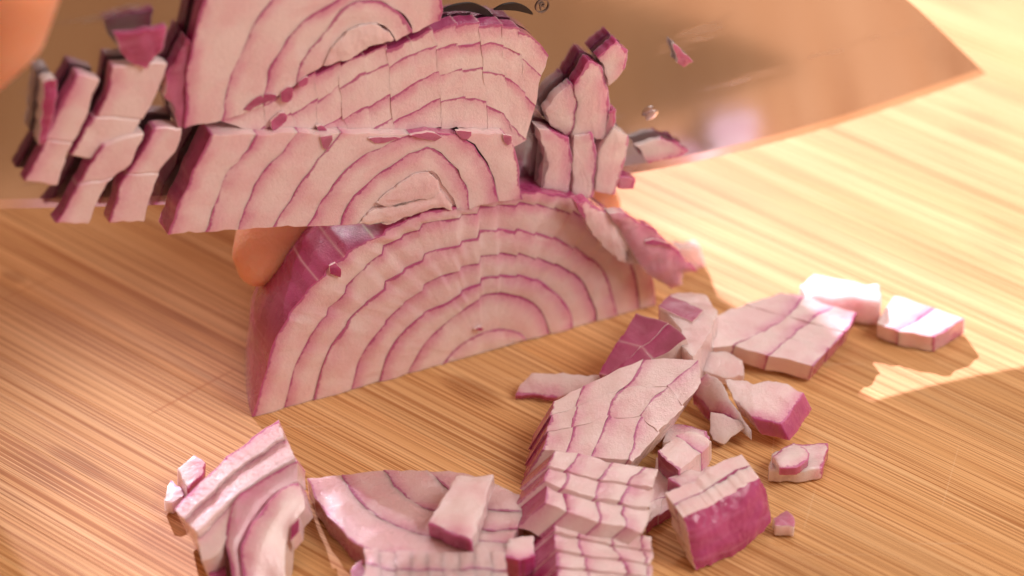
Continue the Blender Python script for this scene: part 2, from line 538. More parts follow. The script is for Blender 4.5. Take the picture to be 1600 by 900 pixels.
def chunk(name, label, curves, plane, ext, rows=1, group=None, cat='onion', part='onion_piece', material=None, jit=0.0,
          step=0.0, gap=0.0, skins=None, nseg=8, mseg=5, bevel=0.06, rough=0.26, parent=None, face_skin=0.0,
          cuts=None, bulge=None, slip=0.0, wob=0.42, saw=0.0, xcuts=None):
    """layers of onion lying side by side: curves run outer to inner in photo pixels on the given plane;
    rows splits every layer into separate diced pieces"""
    P = [[plane.hit(p) for p in c] for c in curves]
    if xcuts:                                  # parallel upright cuts at the same places through every layer
        rows = list(range(len(xcuts) + 2))
        per = []
        for c in curves:
            fine_ = resample([Vector((*p, 0)) for p in c], [k / 300 for k in range(301)])
            tr = [0.0]
            for X in xcuts:
                t_ = next((k / 300 for k in range(301) if fine_[k].x - 0.18 * (fine_[k].y - 120) >= X), 1.0)
                tr.append(max(t_, tr[-1]))
            per.append(tr + [1.0])
    if parent is None:
        c0 = sum((p for c in P for p in c), Vector()) / sum(len(c) for c in P)
        c0.z = min(c0.z, max(0.0, c0.z - 4))
        parent = empty(name, c0, label, cat, group)
    if isinstance(rows, int):
        rows = [k / rows for k in range(rows + 1)]
    if bulge is None:
        bulge = 0.10 if len(rows) == 2 else 0.0
    if len(rows) == 2 and bevel == 0.06:
        bevel = 0.0
    rs = [(random.uniform(-1, 1), random.uniform(-1, 1), random.uniform(-1, 1)) for _ in rows]
    up = plane.n
    for bi in range(len(P) - 1):
        for ri in range(len(rows) - 1):
            t0, t1 = rows[ri], rows[ri + 1]
            tt = [t0 + (t1 - t0) * k / nseg for k in range(nseg + 1)]
            if xcuts:
                a0, a1, b0, b1 = per[bi][ri], per[bi][ri + 1], per[bi + 1][ri], per[bi + 1][ri + 1]
                if a1 - a0 < 0.012 or b1 - b0 < 0.004:
                    if a1 - a0 < 0.012:
                        continue
                A = resample(P[bi], [a0 + (a1 - a0) * k / nseg for k in range(nseg + 1)])
                Bc = resample(P[bi + 1], [b0 + (b1 - b0) * k / nseg for k in range(nseg + 1)])
            else:
                A, Bc = resample(P[bi], tt), resample(P[bi + 1], tt)
            grid = []
            for k in range(nseg + 1):
                along = (A[min(k + 1, nseg)] - A[max(k - 1, 0)]).normalized()
                a, b_ = A[k], Bc[k]
                across = (b_ - a).normalized() if (b_ - a).length > 1e-6 else Vector((1, 0, 0))
                g_ = min(max(gap, 0.0), (b_ - a).length * 0.2)
                a, b_ = a + across * g_ * 0.5, b_ - across * g_ * 0.5
                sh = Vector()
                if k == 0:
                    sh = along * gap * 0.5
                if k == nseg:
                    sh = -along * gap * 0.5
                u = k / nseg
                lift = up * (rs[ri][0] * jit + step * (u - 0.5))
                sl = across * (rs[ri][1] * slip + saw * (0.5 - u))
                row = []
                for j in range(mseg + 1):
                    p = a.lerp(b_, j / mseg)
                    wv = Vector((noise.noise(p * 0.33 + Vector((5, 0, 0))), noise.noise(p * 0.33 + Vector((0, 7, 0))), noise.noise(p * 0.33)))
                    wv += 0.45 * Vector((noise.noise(p + Vector((5, 0, 0))), noise.noise(p + Vector((0, 7, 0))), noise.noise(p)))
                    wv -= up * wv.dot(up)
                    row.append(p + wv * wob + sh + lift + sl)
                grid.append(row)
            so = 1.0 if bi == 0 else 0.75
            if skins:
                so = skins[bi]
            me = grid_slab(grid, ext, up, None, rough=rough, skin_out=so, skin_in=0.12 if bi < len(P) - 2 else 0.0,
                           face_skin=face_skin, bulge=bulge, cutcols=(0, nseg) if len(rows) > 2 else ())
            link(part, me, material or (M_DICE if len(rows) > 2 else M_ON), parent, bevel)
    return parent


def poly(name, label, pts, plane, ext, skin_edges=(), group=None, cat='onion', face_skin=0.0, wall_skin=None, material=None,
         bevel=0.3, rough=0.2, parent=None, tag_it=True, sub=3, bulge=0.0, smooth=False):
    """one onion piece with the outline pts (photo pixels on a plane) and a real thickness ext;
    skin_edges = indexes of outline edges that carry the purple skin"""
    if smooth:
        n0 = len(pts)
        cl = pts + [pts[0]]
        pts = [tuple(p) for p in resample([Vector(p) for p in cl], [k / (n0 * 2) for k in range(n0 * 2)])]
    P = [plane.hit(p) for p in pts]
    up = plane.n
    segs = [(P[i], P[(i + 1) % len(P)]) for i in skin_edges]

    def dskin(p):
        best = 10.0
        for a, b_ in segs:
            ab = b_ - a
            t = max(0, min(1, (p - a).dot(ab) / ab.length_squared))
            best = min(best, (p - a - ab * t).length)
        return best
    bm = bmesh.new()
    vs = [bm.verts.new(p) for p in P]
    f = bm.faces.new(vs)
    bmesh.ops.triangulate(bm, faces=[f])
    for _ in range(sub):
        bmesh.ops.subdivide_edges(bm, edges=bm.edges[:], cuts=1, use_grid_fill=True)
    tv = [v.co.copy() for v in bm.verts]
    for k, v in enumerate(bm.verts):
        v.index = k
    tf = [[v.index for v in f.verts] for f in bm.faces]
    be = []
    for e in bm.edges:
        if len(e.link_faces) == 1:
            lp = e.link_loops[0]
            be.append((lp.vert.index, lp.link_loop_next.vert.index))
    bm.free()
    ds = [dskin(p) / 10 for p in tv]
    seed = Vector((random.random() * 99,) * 3)
    bset = set(x for e in be for x in e)
    if bulge:
        bp = [tv[k] for k in bset]
    bm = bmesh.new()
    T, B = [], []
    if name not in ('onion_membrane',):
        for k in bset:
            p = tv[k]
            wv = Vector((noise.noise(p * 0.5 + seed), noise.noise(p * 0.5 + seed * 2), noise.noise(p * 0.5 + seed * 3))) * 0.45
            wv += Vector((noise.noise(p * 1.6 + seed), noise.noise(p * 1.6 + seed * 2), noise.noise(p * 1.6 + seed * 3))) * 0.16
            wv -= up * wv.dot(up)
            tv[k] = p + wv * (0.25 if name in ('skin_flake', 'petal_tear') else 1.0)
    for k, p in enumerate(tv):
        kx = noise.noise(p * 0.35 + seed) * rough + noise.noise(p * 1.1 + seed) * rough * 0.5
        if bulge:
            dd = min((p - q).length for q in bp)
            kx += bulge * (1 - math.exp(-dd / 1.5))
        T.append(bm.verts.new((p + up * kx) * S))
        B.append(bm.verts.new((p + (ext(p) if callable(ext) else ext) + up * kx * 0.4) * S))
    lay = bm.loops.layers.float_color.new('oc')
    ws = wall_skin if wall_skin is not None else 1.0

    def put(vv, vals):
        try:
            f = bm.faces.new(vv)
        except ValueError:
            return
        f.smooth = True
        for lp, v in zip(f.loops, vals):
            lp[lay] = v
    
    for t in tf:
        put([T[k] for k in t], [(ds[k], 1, face_skin, 0) for k in t])
        put([B[k] for k in reversed(t)], [(ds[k], 1, 0, 0) for k in reversed(t)])
    for a, b_ in be:
        on = ds[a] < 0.004 and ds[b_] < 0.004
        s_ = ws if on else 0.0
        put([T[b_], T[a], B[a], B[b_]], [(ds[b_], 1, s_, 0), (ds[a], 1, s_, 0), (ds[a], 1, s_, 0), (ds[b_], 1, s_, 0)])
    bmesh.ops.recalc_face_normals(bm, faces=bm.faces)
    me = bpy.data.meshes.new(name)
    bm.to_mesh(me)
    bm.free()
    me.set_sharp_from_angle(angle=R(42))
    if parent is None:                          # give the mesh an origin at its base
        c0 = sum(P, Vector()) / len(P)
        c0.z = min(p.z for p in P)
        me.transform(Matrix.Translation(-c0 * S))
        o = link(name, me, material or M_GLOW, None, bevel)
        o.location = c0 * S
        tag(o, label, cat, group)
    else:
        o = link(name, me, material or M_ON, parent, bevel)
        if label:
            o['label'] = label
    return o


# ================================================================== the setting: counter and board
def box_mesh(sx, sy, sz, bev=0.0, seg=2):
    bm = bmesh.new()
    bmesh.ops.create_cube(bm, size=1)
    bmesh.ops.scale(bm, vec=Vector((sx, sy, sz)) * S, verts=bm.verts)
    if bev:
        bmesh.ops.bevel(bm, geom=bm.edges[:], offset=bev * S, segments=seg, affect='EDGES', profile=0.5)
    me = bpy.data.meshes.new('block')
    bm.to_mesh(me)
    bm.free()
    return me


ct = link('countertop', box_mesh(1600, 1200, 30, 2), M_COUNTER)
ct.location = Vector((0, 100, -35.2)) * S
tag(ct, 'plain stone counter under the cutting board', None, kind='structure')

board = empty('cutting_board', Vector((0, 10, -20)), 'bamboo cutting board with fine brown grain under the onion', 'cutting board')
SW, NS, BL = 15.0, 27, 430.0
strip_me = box_mesh(BL, SW - 0.01, 20, 0.05, 1)
strip_me.materials.append(M_BAM)
ax, ay = Vector((math.cos(BANG), math.sin(BANG), 0)), Vector((-math.sin(BANG), math.cos(BANG), 0))
for k in range(NS):
    o = bpy.data.objects.new('bamboo_strip', strip_me)
    col.objects.link(o)
    o.parent = board
    o.matrix_parent_inverse = Matrix.Translation(-board.location)
    c = Vector((0, 12, -10)) + ay * (k - (NS - 1) / 2) * SW
    c.z += random.uniform(-0.03, 0.0)
    o.location = c * S
    o.rotation_euler = (0, 0, BANG)

# ================================================================== the onion being cut
OUT = [(395, 652), (412, 590), (430, 530), (455, 485), (490, 442), (530, 405), (575, 375), (635, 345), (690, 328), (760, 310),
       (830, 300), (900, 308), (950, 330), (990, 368), (1012, 410), (1022, 445), (1025, 476)]
RNG = [OUT,
       [(442, 642), (462, 570), (490, 515), (525, 470), (580, 405), (640, 365), (720, 335), (800, 320), (870, 325), (930, 350),
        (968, 385), (990, 420), (998, 455), (1000, 483)],
       [(490, 628), (512, 550), (560, 485), (620, 430), (690, 388), (770, 362), (840, 365), (890, 382), (940, 420), (960, 470), (965, 493)],
       [(545, 613), (567, 550), (610, 495), (660, 452), (710, 420), (790, 397), (865, 410), (905, 435), (930, 480), (932, 502)],
       [(592, 600), (610, 545), (650, 500), (700, 470), (740, 442), (790, 431), (840, 437), (870, 460), (892, 490), (895, 512)],
       [(635, 588), (660, 540), (690, 510), (740, 470), (780, 457), (820, 465), (845, 485), (860, 521)],
       [(690, 572), (715, 545), (745, 525), (780, 515), (810, 520), (822, 531)]]
FP = face(0)
NO = 150
fr = [k / NO for k in range(NO + 1)]
CH = (FA + FB) / 2
stick = {}


def jag(p, amp):
    s = (p - FA).dot(FD)
    k = math.floor(s / 3.6)
    if k not in stick:
        stick[k] = (random.uniform(-1, 1), random.uniform(-1, 1))
    h = max(0.0, min(1.0, (p.z - 9) / 9))
    q = p + ZV * stick[k][0] * amp * h + FN * stick[k][1] * 0.22 * h
    f_ = s / 3.6 - k
    q += ZV * (0.5 - f_) * 0.9 * amp * h + FN * (f_ - 0.5) * 0.35 * h
    return q


curves = []
for i, c in enumerate(RNG):
    pts = resample([FP.hit(p) for p in c], fr)
    wob = [p + FD * noise.noise(p * 0.16) * 0.25 + ZV * noise.noise(p * 0.16 + Vector((9, 9, 9))) * 0.25 for p in pts]
    wob = [Vector((p.x, p.y, max(p.z, 0.06))) for p in wob]
    curves.append([jag(p, 0.62 if i else 0.30) for p in wob])

onion = empty('red_onion', CH, 'large half of a red onion, cut face towards the viewer, on the board', 'onion')
DEP = [0, 3, 7, 12, 18, 24, 30, 35, 38]


def sx_(t):
    return 1 - 0.0046 * t - 0.00022 * t * t


def sz_(t):
    return 1.0 + 0.0012 * t - 0.00042 * t * t


def back(p, t):
    r = p - CH
    s = r.dot(FD)
    k_ = 0.06 * math.sin(math.pi * min(t, 26) / 26) * min(1.0, r.z / 12) * (1 if s < 0 else 0.3)
    return CH + FD * s * (sx_(t) + k_) + ZV * max(r.z * sz_(t), 0.05) - FN * t


LO = [0.0, -0.12, 0.05, -0.08, 0.06, -0.05, 0.03]
for li in range(len(curves)):
    A = curves[li]
    last = li == len(curves) - 1
    Bc = curves[li + 1] if not last else [(A[0].lerp(A[-1], k / NO)) for k in range(NO + 1)]
    bm = bmesh.new()
    lay = bm.loops.layers.float_color.new('oc')
    MS = 5
    rowsv = []
    cutset = set()
    if li == 0:
        cutset = {38, 46, 54, 62}
    tmax = 38 - li * 3.0
    deps = [d * tmax / 38 for d in DEP]
    gapv = 0.0
    F, O, I = [], [], []
    for k in range(NO + 1):
        a, b_ = A[k], Bc[k]
        ac = (b_ - a).normalized() if (b_ - a).length > 1e-5 else FD
        a, b_ = a + ac * gapv, b_ - ac * gapv
        F.append([a.lerp(b_, j / MS) + FN * (noise.noise(a.lerp(b_, j / MS) * 0.3) * 0.22
                  + noise.noise(a.lerp(b_, j / MS) * 1.0) * 0.08 + 0.18 * math.sin(math.pi * j / MS) + LO[li]) for j in range(MS + 1)])
        if li == 0:
            O.append([back(a, t) + (a - CH).normalized() * noise.noise(back(a, t) * 0.12) * 0.5 for t in deps[1:]])
        else:
            O.append([back(a, t) for t in deps[1:]])
    FVt = [[bm.verts.new(p * S) for p in r] for r in F]
    OV = [[bm.verts.new(p * S) for p in r] for r in O]

    def put(vs, vals):
        try:
            f = bm.faces.new(vs)
        except ValueError:
            return
        f.smooth = True
        for lp, v in zip(f.loops, vals):
            lp[lay] = v
    for k in range(NO):
        W0, W1 = (A[k] - Bc[k]).length, (A[k + 1] - Bc[k + 1]).length
        for j in range(MS):
            q = ((k, j, W0), (k, j + 1, W0), (k + 1, j + 1, W1), (k + 1, j, W1))
            put([FVt[a][j_] for a, j_, _ in q], [(w_ * j_ / MS / 10, w_ * (1 - j_ / MS) / 10, 0, 0) for a, j_, w_ in q])
        strip = [[FVt[k][0]] + OV[k], [FVt[k + 1][0]] + OV[k + 1]]
        c0, c1 = float(k in cutset), float(k + 1 in cutset)
        for t in range(len(OV[0])):
            put([strip[1][t], strip[0][t], strip[0][t + 1], strip[1][t + 1]],
                [(0.02, 1, 1, c1), (0.02, 1, 1, c0), (0.02, 1, 1, c0), (0.02, 1, 1, c1)])
    # flat underside and back
    und = [FVt[0][0]] + OV[0]
    und2 = [FVt[-1][0]] + OV[-1]
    if last:
        for t in range(len(und) - 1):
            put([und[t], und2[t], und2[t + 1], und[t + 1]], [(1, 1, 0, 0)] * 4)
    try:
        f = bm.faces.new([OV[k][-1] for k in range(NO + 1)])
        for lp in f.loops:
            lp[lay] = (0.3, 0.3, 0.4, 0)
    except ValueError:
        pass
    bmesh.ops.recalc_face_normals(bm, faces=bm.faces)
    me = bpy.data.meshes.new('onion_layer')
    bm.to_mesh(me)
    bm.free()
    me.set_sharp_from_angle(angle=R(50))
    o = link('onion_layer' if not last else 'onion_core', me, M_ON, onion)
    if li == 0:
        o['label'] = 'outermost layer with purple skin'

# small dark hole and pale-green heart on the face
poly('core_slit', None, [(742, 514), (749, 511), (756, 515), (749, 520)], face(0.75), -FN * 0.6, parent=onion, face_skin=1.0, bevel=0.05, sub=1)
poly('skin_flake', None, [(515, 416), (524, 411), (533, 420), (532, 434), (516, 428)], face(0.7), -FN * 0.5, face_skin=1.0, parent=onion, bevel=0.08)

# torn layers and flaps at the onion's right shoulder
sh = Plane(FA + FN * 1.2, FN + ZV * 0.15)
poly('onion_flap', 'pale split strip of onion hanging over the right shoulder of the onion half',
     [(899, 316), (918, 311), (930, 322), (956, 338), (978, 368), (994, 391), (1003, 415), (994, 413), (977, 391), (979, 411), (967, 407), (942, 384), (913, 347)],
     Plane(FA + FN * 4.0, FN), -FN * 2.2, skin_edges=(0, 1, 2, 12), rough=0.3, bulge=0.4)
poly('onion_petal', 'purple torn onion petal at the right end of the onion half',
     [(950, 334), (976, 332), (998, 347), (1024, 358), (1042, 376), (1066, 400), (1091, 423), (1067, 425), (1064, 444), (1051, 451), (1033, 440), (1013, 429), (993, 404), (967, 356)],
     Plane(FA + FN * 4.5, FN), -FN * 1.8, skin_edges=(1, 2, 3, 4, 5), face_skin=0.55, rough=0.5, bulge=0.8)
poly('onion_scrap', 'pink sunlit onion scrap behind the purple petal',
     [(1052, 390), (1096, 386), (1103, 418), (1091, 437), (1066, 437)], Plane(FA - FN * 7, FN), -FN * 2.5, skin_edges=(2, 3, 4), face_skin=0.12)
poly('petal_tear', None, [(1008, 377), (1022, 374), (1048, 382), (1052, 389), (1034, 383), (1010, 382)],
     Plane(FA + FN * 5.4, FN), -FN * 0.5, face_skin=1.0, parent=bpy.data.objects['onion_petal'] if False else onion, bevel=0.05)

# ================================================================== the knife
BOFF = -4.6
BP = face(BOFF)
knife = empty('chef_knife', BP.hit((-500, 130)), "steel chef's knife with wide blade raised over the onion", 'knife')
edge_px = [(-420, 322), (-200, 333), (0, 331), (300, 323), (600, 309), (820, 294), (990, 275), (1120, 250), (1250, 217), (1360, 184), (1460, 150), (1545, 120)]
spine_px = [(-420, -62), (-200, -75), (0, -86), (300, -100), (600, -113), (820, -121), (1000, -124), (1130, -112), (1250, -80), (1350, -38), (1420, 2), (1485, 62), (1545, 119)]
NB, MB_ = 90, 14
ed = resample([BP.hit(p) for p in edge_px], [k / NB for k in range(NB + 1)])
sp = resample([BP.hit(p) for p in spine_px], [k / NB for k in range(NB + 1)])


def blade_mesh(v0, v1, m_, inset):
    bm = bmesh.new()
    fr_, bk = [], []
    for k in range(NB + 1):
        a, b_ = ed[k], sp[k]
        H = (b_ - a).length
        r1, r2 = [], []
        for j in range(m_ + 1):
            v = v0 + (v1 - v0) * j / m_
            dist = v if v1 > 3 else v
            q = a.lerp(b_, min(1.0, (dist / max(H, 0.01)))) if v1 <= 3 else a.lerp(b_, j / m_ * (1 - min(1, 1.9 / max(H, 2))) + min(1, 1.9 / max(H, 2)))
            hh = (q - a).length
            th = 0.06 + 0.45 * min(hh, 1.9) / 1.9 + 1.5 * max(0, hh - 1.9) / 48
            taper = 0.35 + 0.65 * min(1, (NB - k) / 22)
            th *= taper
            r1.append(bm.verts.new((q - FN * (1.0 - th / 2)) * S))
            r2.append(bm.verts.new((q - FN * (1.0 + th / 2)) * S))
        fr_.append(r1)
        bk.append(r2)
    def q4(*vs):
        try:
            f = bm.faces.new(vs)
            f.smooth = True
        except ValueError:
            pass
    for k in range(NB):
        for j in range(m_):
            q4(fr_[k][j], fr_[k + 1][j], fr_[k + 1][j + 1], fr_[k][j + 1])
            q4(bk[k][j + 1], bk[k + 1][j + 1], bk[k + 1][j], bk[k][j])
        q4(fr_[k][m_], fr_[k + 1][m_], bk[k + 1][m_], bk[k][m_])
        q4(fr_[k + 1][0], fr_[k][0], bk[k][0], bk[k + 1][0])
    for k in (0, NB):
        for j in range(m_):
            q4(fr_[k][j], fr_[k][j + 1], bk[k][j + 1], bk[k][j])
    bmesh.ops.remove_doubles(bm, verts=bm.verts, dist=1e-7)
    bmesh.ops.recalc_face_normals(bm, faces=bm.faces)
    me = bpy.data.meshes.new('blade')
    bm.to_mesh(me)
    bm.free()
    me.set_sharp_from_angle(angle=R(30))
    return me


link('blade', blade_mesh(1.9, 60, MB_, 0), M_STEEL, knife)
link('cutting_edge', blade_mesh(0, 1.9, 3, 0), M_EDGE, knife)


def flat_mark(name, pts, material, parent, off=BOFF + 0.02):
    pl = face(off)
    P = resample([pl.hit(p) for p in pts + [pts[0]]], [k / (len(pts) * 4) for k in range(len(pts) * 4)])
    bm = bmesh.new()
    f = bm.faces.new([bm.verts.new(p * S) for p in P])
    r = bmesh.ops.extrude_face_region(bm, geom=[f])
    bmesh.ops.translate(bm, vec=-FN * 0.35 * S, verts=[v for v in r['geom'] if isinstance(v, bmesh.types.BMVert)])
    bmesh.ops.recalc_face_normals(bm, faces=bm.faces)
    bmesh.ops.triangulate(bm, faces=bm.faces)
    me = bpy.data.meshes.new(name)
    bm.to_mesh(me)
    bm.free()
    return link(name, me, material, parent)


flat_mark('emblem_arc', [(685, 20), (702, 11), (720, 6), (737, 5), (752, 10), (766, 19), (772, 30), (756, 24), (738, 19), (715, 17)], M_BLACK, knife)
flat_mark('emblem_arc', [(772, 16), (786, 8), (803, 5), (818, 9), (829, 16), (833, 23), (820, 20), (806, 17), (790, 16)], M_BLACK, knife)

# registered mark after the emblem: a ring and an R, etched
pl = face(BOFF + 0.02)
c0 = pl.hit((848, 10))
tilt_r = R(12)
tx, ty = FD * math.cos(tilt_r) - ZV * math.sin(tilt_r) * 0 + ZV * math.sin(tilt_r), ZV * math.cos(tilt_r) - FD * math.sin(tilt_r)
bm = bmesh.new()
n = 40
ro, ri = [], []
for k in range(n):
    a = 2 * math.pi * k / n
    dv = tx * math.cos(a) + ty * math.sin(a)
    ro.append(bm.verts.new((c0 + dv * 1.30) * S))
    ri.append(bm.verts.new((c0 + dv * 1.10) * S))
for k in range(n):
    bm.faces.new((ro[k], ro[(k + 1) % n], ri[(k + 1) % n], ri[k]))


def bar(p, q, wd=0.2):
    a, b_ = c0 + tx * p[0] + ty * p[1], c0 + tx * q[0] + ty * q[1]
    dv = (b_ - a).normalized()
    nv = dv.cross(FN) * wd / 2
    bm.faces.new([bm.verts.new(x * S) for x in (a - nv, b_ - nv, b_ + nv, a + nv)])


arc = [(-0.36, 0.62), (0.10, 0.62)] + [(0.10 + 0.30 * math.cos(t), 0.32 + 0.30 * math.sin(t)) for t in (1.1, 0.5, 0, -0.5, -1.1)] + [(0.10, 0.02), (-0.36, 0.02)]
bar((-0.36, -0.66), (-0.36, 0.72))
for a, b_ in zip(arc[:-1], arc[1:]):
    bar(a, b_)
bar((0.02, 0.02), (0.44, -0.66))
r = bmesh.ops.extrude_face_region(bm, geom=bm.faces[:])
bmesh.ops.translate(bm, vec=-FN * 0.35 * S, verts=[v for v in r['geom'] if isinstance(v, bmesh.types.BMVert)])
bmesh.ops.recalc_face_normals(bm, faces=bm.faces)
me = bpy.data.meshes.new('registered_mark')
bm.to_mesh(me)
bm.free()
link('registered_mark', me, M_MARK, knife)

# handle and bolster (they lie left of the picture)
hx = [BP.hit((x, 118)) - FN * 1.0 for x in (-415, -470, -620, -850, -1050, -1220)]
hr = [(9, 17), (9.5, 13), (10, 14), (11, 15), (10.5, 14), (10, 16)]


def loft(name, cs, rad, material, parent):
    bm = bmesh.new()
    rings = []
    for c, (ra, rb) in zip(cs, rad):
        rings.append([bm.verts.new((c + FN * ra * math.copysign(abs(math.cos(t)) ** 0.7, math.cos(t))
                                    + ZV * rb * math.copysign(abs(math.sin(t)) ** 0.7, math.sin(t))) * S)
                      for t in [2 * math.pi * k / 24 for k in range(24)]])
    for a, b_ in zip(rings[:-1], rings[1:]):
        for k in range(24):
            f = bm.faces.new((a[k], a[(k + 1) % 24], b_[(k + 1) % 24], b_[k]))
            f.smooth = True
    bm.faces.new(rings[0])
    bm.faces.new(rings[-1])
    bmesh.ops.recalc_face_normals(bm, faces=bm.faces)
    me = bpy.data.meshes.new(name)
    bm.to_mesh(me)
    bm.free()
    return link(name, me, material, parent)


loft('bolster', [BP.hit((-400, 118)) - FN, BP.hit((-440, 118)) - FN], [(2.5, 20), (8.5, 17)], M_STEEL, knife)
loft('handle', [BP.hit((-440.5, 118)) - FN] + hx[1:], [(8.6, 15)] + hr[1:], M_HANDLE, knife)

# ================================================================== slices stuck to the blade
G_ST = None
B4 = face(BOFF + 3.0)
EX = -FN * 2.75

# upper slice, dome of diced sticks
q0 = [(346, 188), (385, 170), (440, 147), (480, 124), (548, 92), (600, 76), (648, 60), (692, 43), (730, 38), (775, 38), (828, 50), (857, 86)]
q1 = [(400, 207), (465, 171), (514, 146), (556, 118), (607, 100), (640, 84), (683, 74), (738, 68), (772, 66), (808, 82), (845, 119)]
q2 = [(470, 214), (506, 196), (556, 173), (594, 156), (662, 122), (708, 112), (751, 108), (797, 122), (834, 166)]
q3 = [(562, 222), (577, 205), (598, 192), (649, 170), (690, 155), (729, 152), (772, 165), (800, 194), (823, 218)]
q4 = [(600, 236), (640, 215), (690, 200), (730, 202), (765, 215), (800, 230)]
chunk('onion_slice', "arched diced onion slice stuck across the middle of the blade, below the knife's black emblem",
      [q0, q1, q2, q3, q4], B4, EX, xcuts=[400, 440, 480, 518, 556, 594, 632, 668, 704, 742, 780, 812], part='onion_cube',
      jit=0.05, slip=0.30, step=0.0, saw=0.55, gap=-0.28, nseg=5, mseg=4, rough=0.16, bevel=0.0)

# topmost slice, cut off by the picture's upper edge
t0 = [(291, 200), (291, 130), (300, 72), (318, 0), (345, -60)]
t1 = [(346, 188), (354, 139), (374, 89), (402, 30), (450, -30)]
t2 = [(412, 165), (418, 120), (432, 88), (463, 42), (518, 5), (575, -28)]
t3 = [(463, 131), (474, 89), (506, 51), (527, 21), (556, 4), (586, 2), (620, 15), (645, 50)]
sl3 = chunk('onion_slice', 'topmost onion slice on the blade, its upper part cut off by the picture', [t0, t1], face(BOFF + 3.5), EX,
            rows=1, part='onion_layer', mseg=5, nseg=16)
chunk(None, None, [t1, t2], face(BOFF + 3.5), EX, rows=1, nseg=16, part='onion_layer', parent=sl3, skins=[.7])
chunk(None, None, [t2, [(463, 131), (474, 89), (506, 51), (527, 21), (566, -2)]], face(BOFF + 3.5), EX, rows=1, nseg=14, part='onion_layer', parent=sl3, skins=[.7])
chunk(None, None, [[(566, -26), (610, -34), (660, -22), (692, 4), (688, 32)], [(560, 2), (586, 0), (620, 14), (636, 30), (645, 52)]],
      face(BOFF + 3.4), EX, rows=1, nseg=10, part='onion_layer', parent=sl3)
chunk(None, None, [t3, [(505, 101), (518, 75), (540, 50), (570, 38), (600, 42), (618, 63)]], face(BOFF + 3.6), EX, nseg=14, part='onion_core', parent=sl3, skins=[.4])
poly('onion_core', None, [(505, 103), (520, 74), (548, 47), (575, 38), (602, 46), (618, 64), (586, 69), (548, 90)], face(BOFF + 3.9), EX, parent=sl3, bulge=0.3, smooth=True)

# lower slice, overlapping the dome slice
BL = face(BOFF + 4.8)
EL = -FN * 4.4
u0 = [(262, 365), (276, 328), (291, 291), (308, 255), (322, 226), (330, 211)]
u1 = [(319, 362), (338, 308), (359, 266), (388, 232), (400, 210)]
u2 = [(372, 359), (393, 304), (416, 262), (448, 230), (466, 208)]
u3 = [(425, 355), (455, 312), (491, 258), (514, 230), (532, 208)]
u4 = [(480, 354), (506, 308), (535, 270), (573, 241), (606, 224), (640, 211)]
u5 = [(531, 352), (548, 312), (582, 279), (620, 253), (649, 236)]
sl1 = chunk('onion_slice', "thick lower onion slice with pale core on the blade just above the onion half", [u0, u1, u2, u3, u4], BL, EL,
            rows=1, part='onion_layer', gap=0.0, nseg=14, mseg=5, rough=0.25)
chunk(None, None, [[(480, 354), (506, 308), (535, 270), (573, 241), (606, 224), (640, 211), (690, 207), (722, 214), (750, 241), (770, 274), (777, 316)],
                   [(531, 352), (548, 312), (582, 279), (620, 253), (649, 236), (672, 231), (697, 245), (717, 270), (731, 300), (734, 326)]],
      BL, EL, rows=1, nseg=22, part='onion_layer', parent=sl1, skins=[.6], gap=0.0)
chunk(None, None, [[(790, 208), (800, 222), (811, 262), (816, 312)], [(722, 208), (751, 239), (771, 274), (778, 316)]], BL, EL, rows=1, nseg=10,
      part='onion_layer', parent=sl1, skins=[1.0], gap=0.0)
# core of the lower slice: lumpy heart, curl and a crack
chunk(None, None, [[(531, 352), (548, 312), (582, 279), (620, 253), (649, 236), (672, 231), (697, 245), (717, 270), (731, 300), (734, 326)],
                   [(560, 350), (580, 322), (610, 296), (640, 275), (664, 266), (682, 272), (692, 285), (702, 300), (712, 315), (716, 328)]],
      BL, EL, rows=1, nseg=20, part='onion_core', parent=sl1, skins=[.5], gap=0.0)
poly('onion_core', None, [(588, 318), (612, 298), (640, 278), (666, 270), (682, 278), (686, 290), (683, 303), (660, 312), (630, 316), (606, 324)], face(BOFF + 5.2), EL,
     parent=sl1, bulge=0.35, smooth=True, bevel=0.3)
poly('onion_core', None, [(562, 350), (572, 336), (592, 326), (630, 318), (662, 313), (688, 302), (703, 313), (709, 326), (690, 325), (672, 327), (636, 339), (604, 350), (590, 346), (580, 352)],
     face(BOFF + 5.05), EL, parent=sl1, bulge=0.35, smooth=True, bevel=0.25)
poly('onion_core', None, [(545, 348), (575, 318), (610, 290), (650, 262), (690, 262), (712, 290), (722, 322), (690, 322), (640, 334), (600, 346)], face(BOFF + 4.3), -FN * 3.6, parent=sl1, smooth=True, rough=0.05)
for pts in ([(500, 214), (521, 212), (514, 230), (508, 236)], [(640, 212), (668, 206), (690, 212), (684, 221)], [(712, 204), (738, 206), (730, 218), (720, 216)],
            [(786, 210), (800, 213), (797, 228), (789, 224)], [(575, 216), (628, 214), (600, 223), (584, 224)]):
    poly('skin_flake', None, pts, face(BOFF + 5.15), -FN * 0.6, face_skin=0.85, parent=sl1, bevel=0.06, sub=2, smooth=True)
for pts in ([(380, 172), (401, 152), (430, 146), (428, 156), (404, 163), (390, 174)], [(438, 145), (452, 134), (458, 140), (456, 156), (442, 160)],
            [(466, 129), (481, 119), (480, 132), (468, 136)], [(424, 190), (442, 176), (450, 185), (436, 200), (425, 205)], [(495, 198), (504, 196), (512, 206), (500, 210)]):
    poly('skin_flake', None, pts, face(BOFF + 3.75), -FN * 0.7, face_skin=0.95, parent=sl3, bevel=0.06, sub=2, smooth=True)

# sticks at the left end of the blade
def stickp(label, A, Bc, off, th, rows=1, **kw):
    return chunk('onion_stick', label, [A, Bc], face(BOFF + off), -FN * th, rows=rows, part='onion_piece', nseg=8, bevel=0.3, **kw)


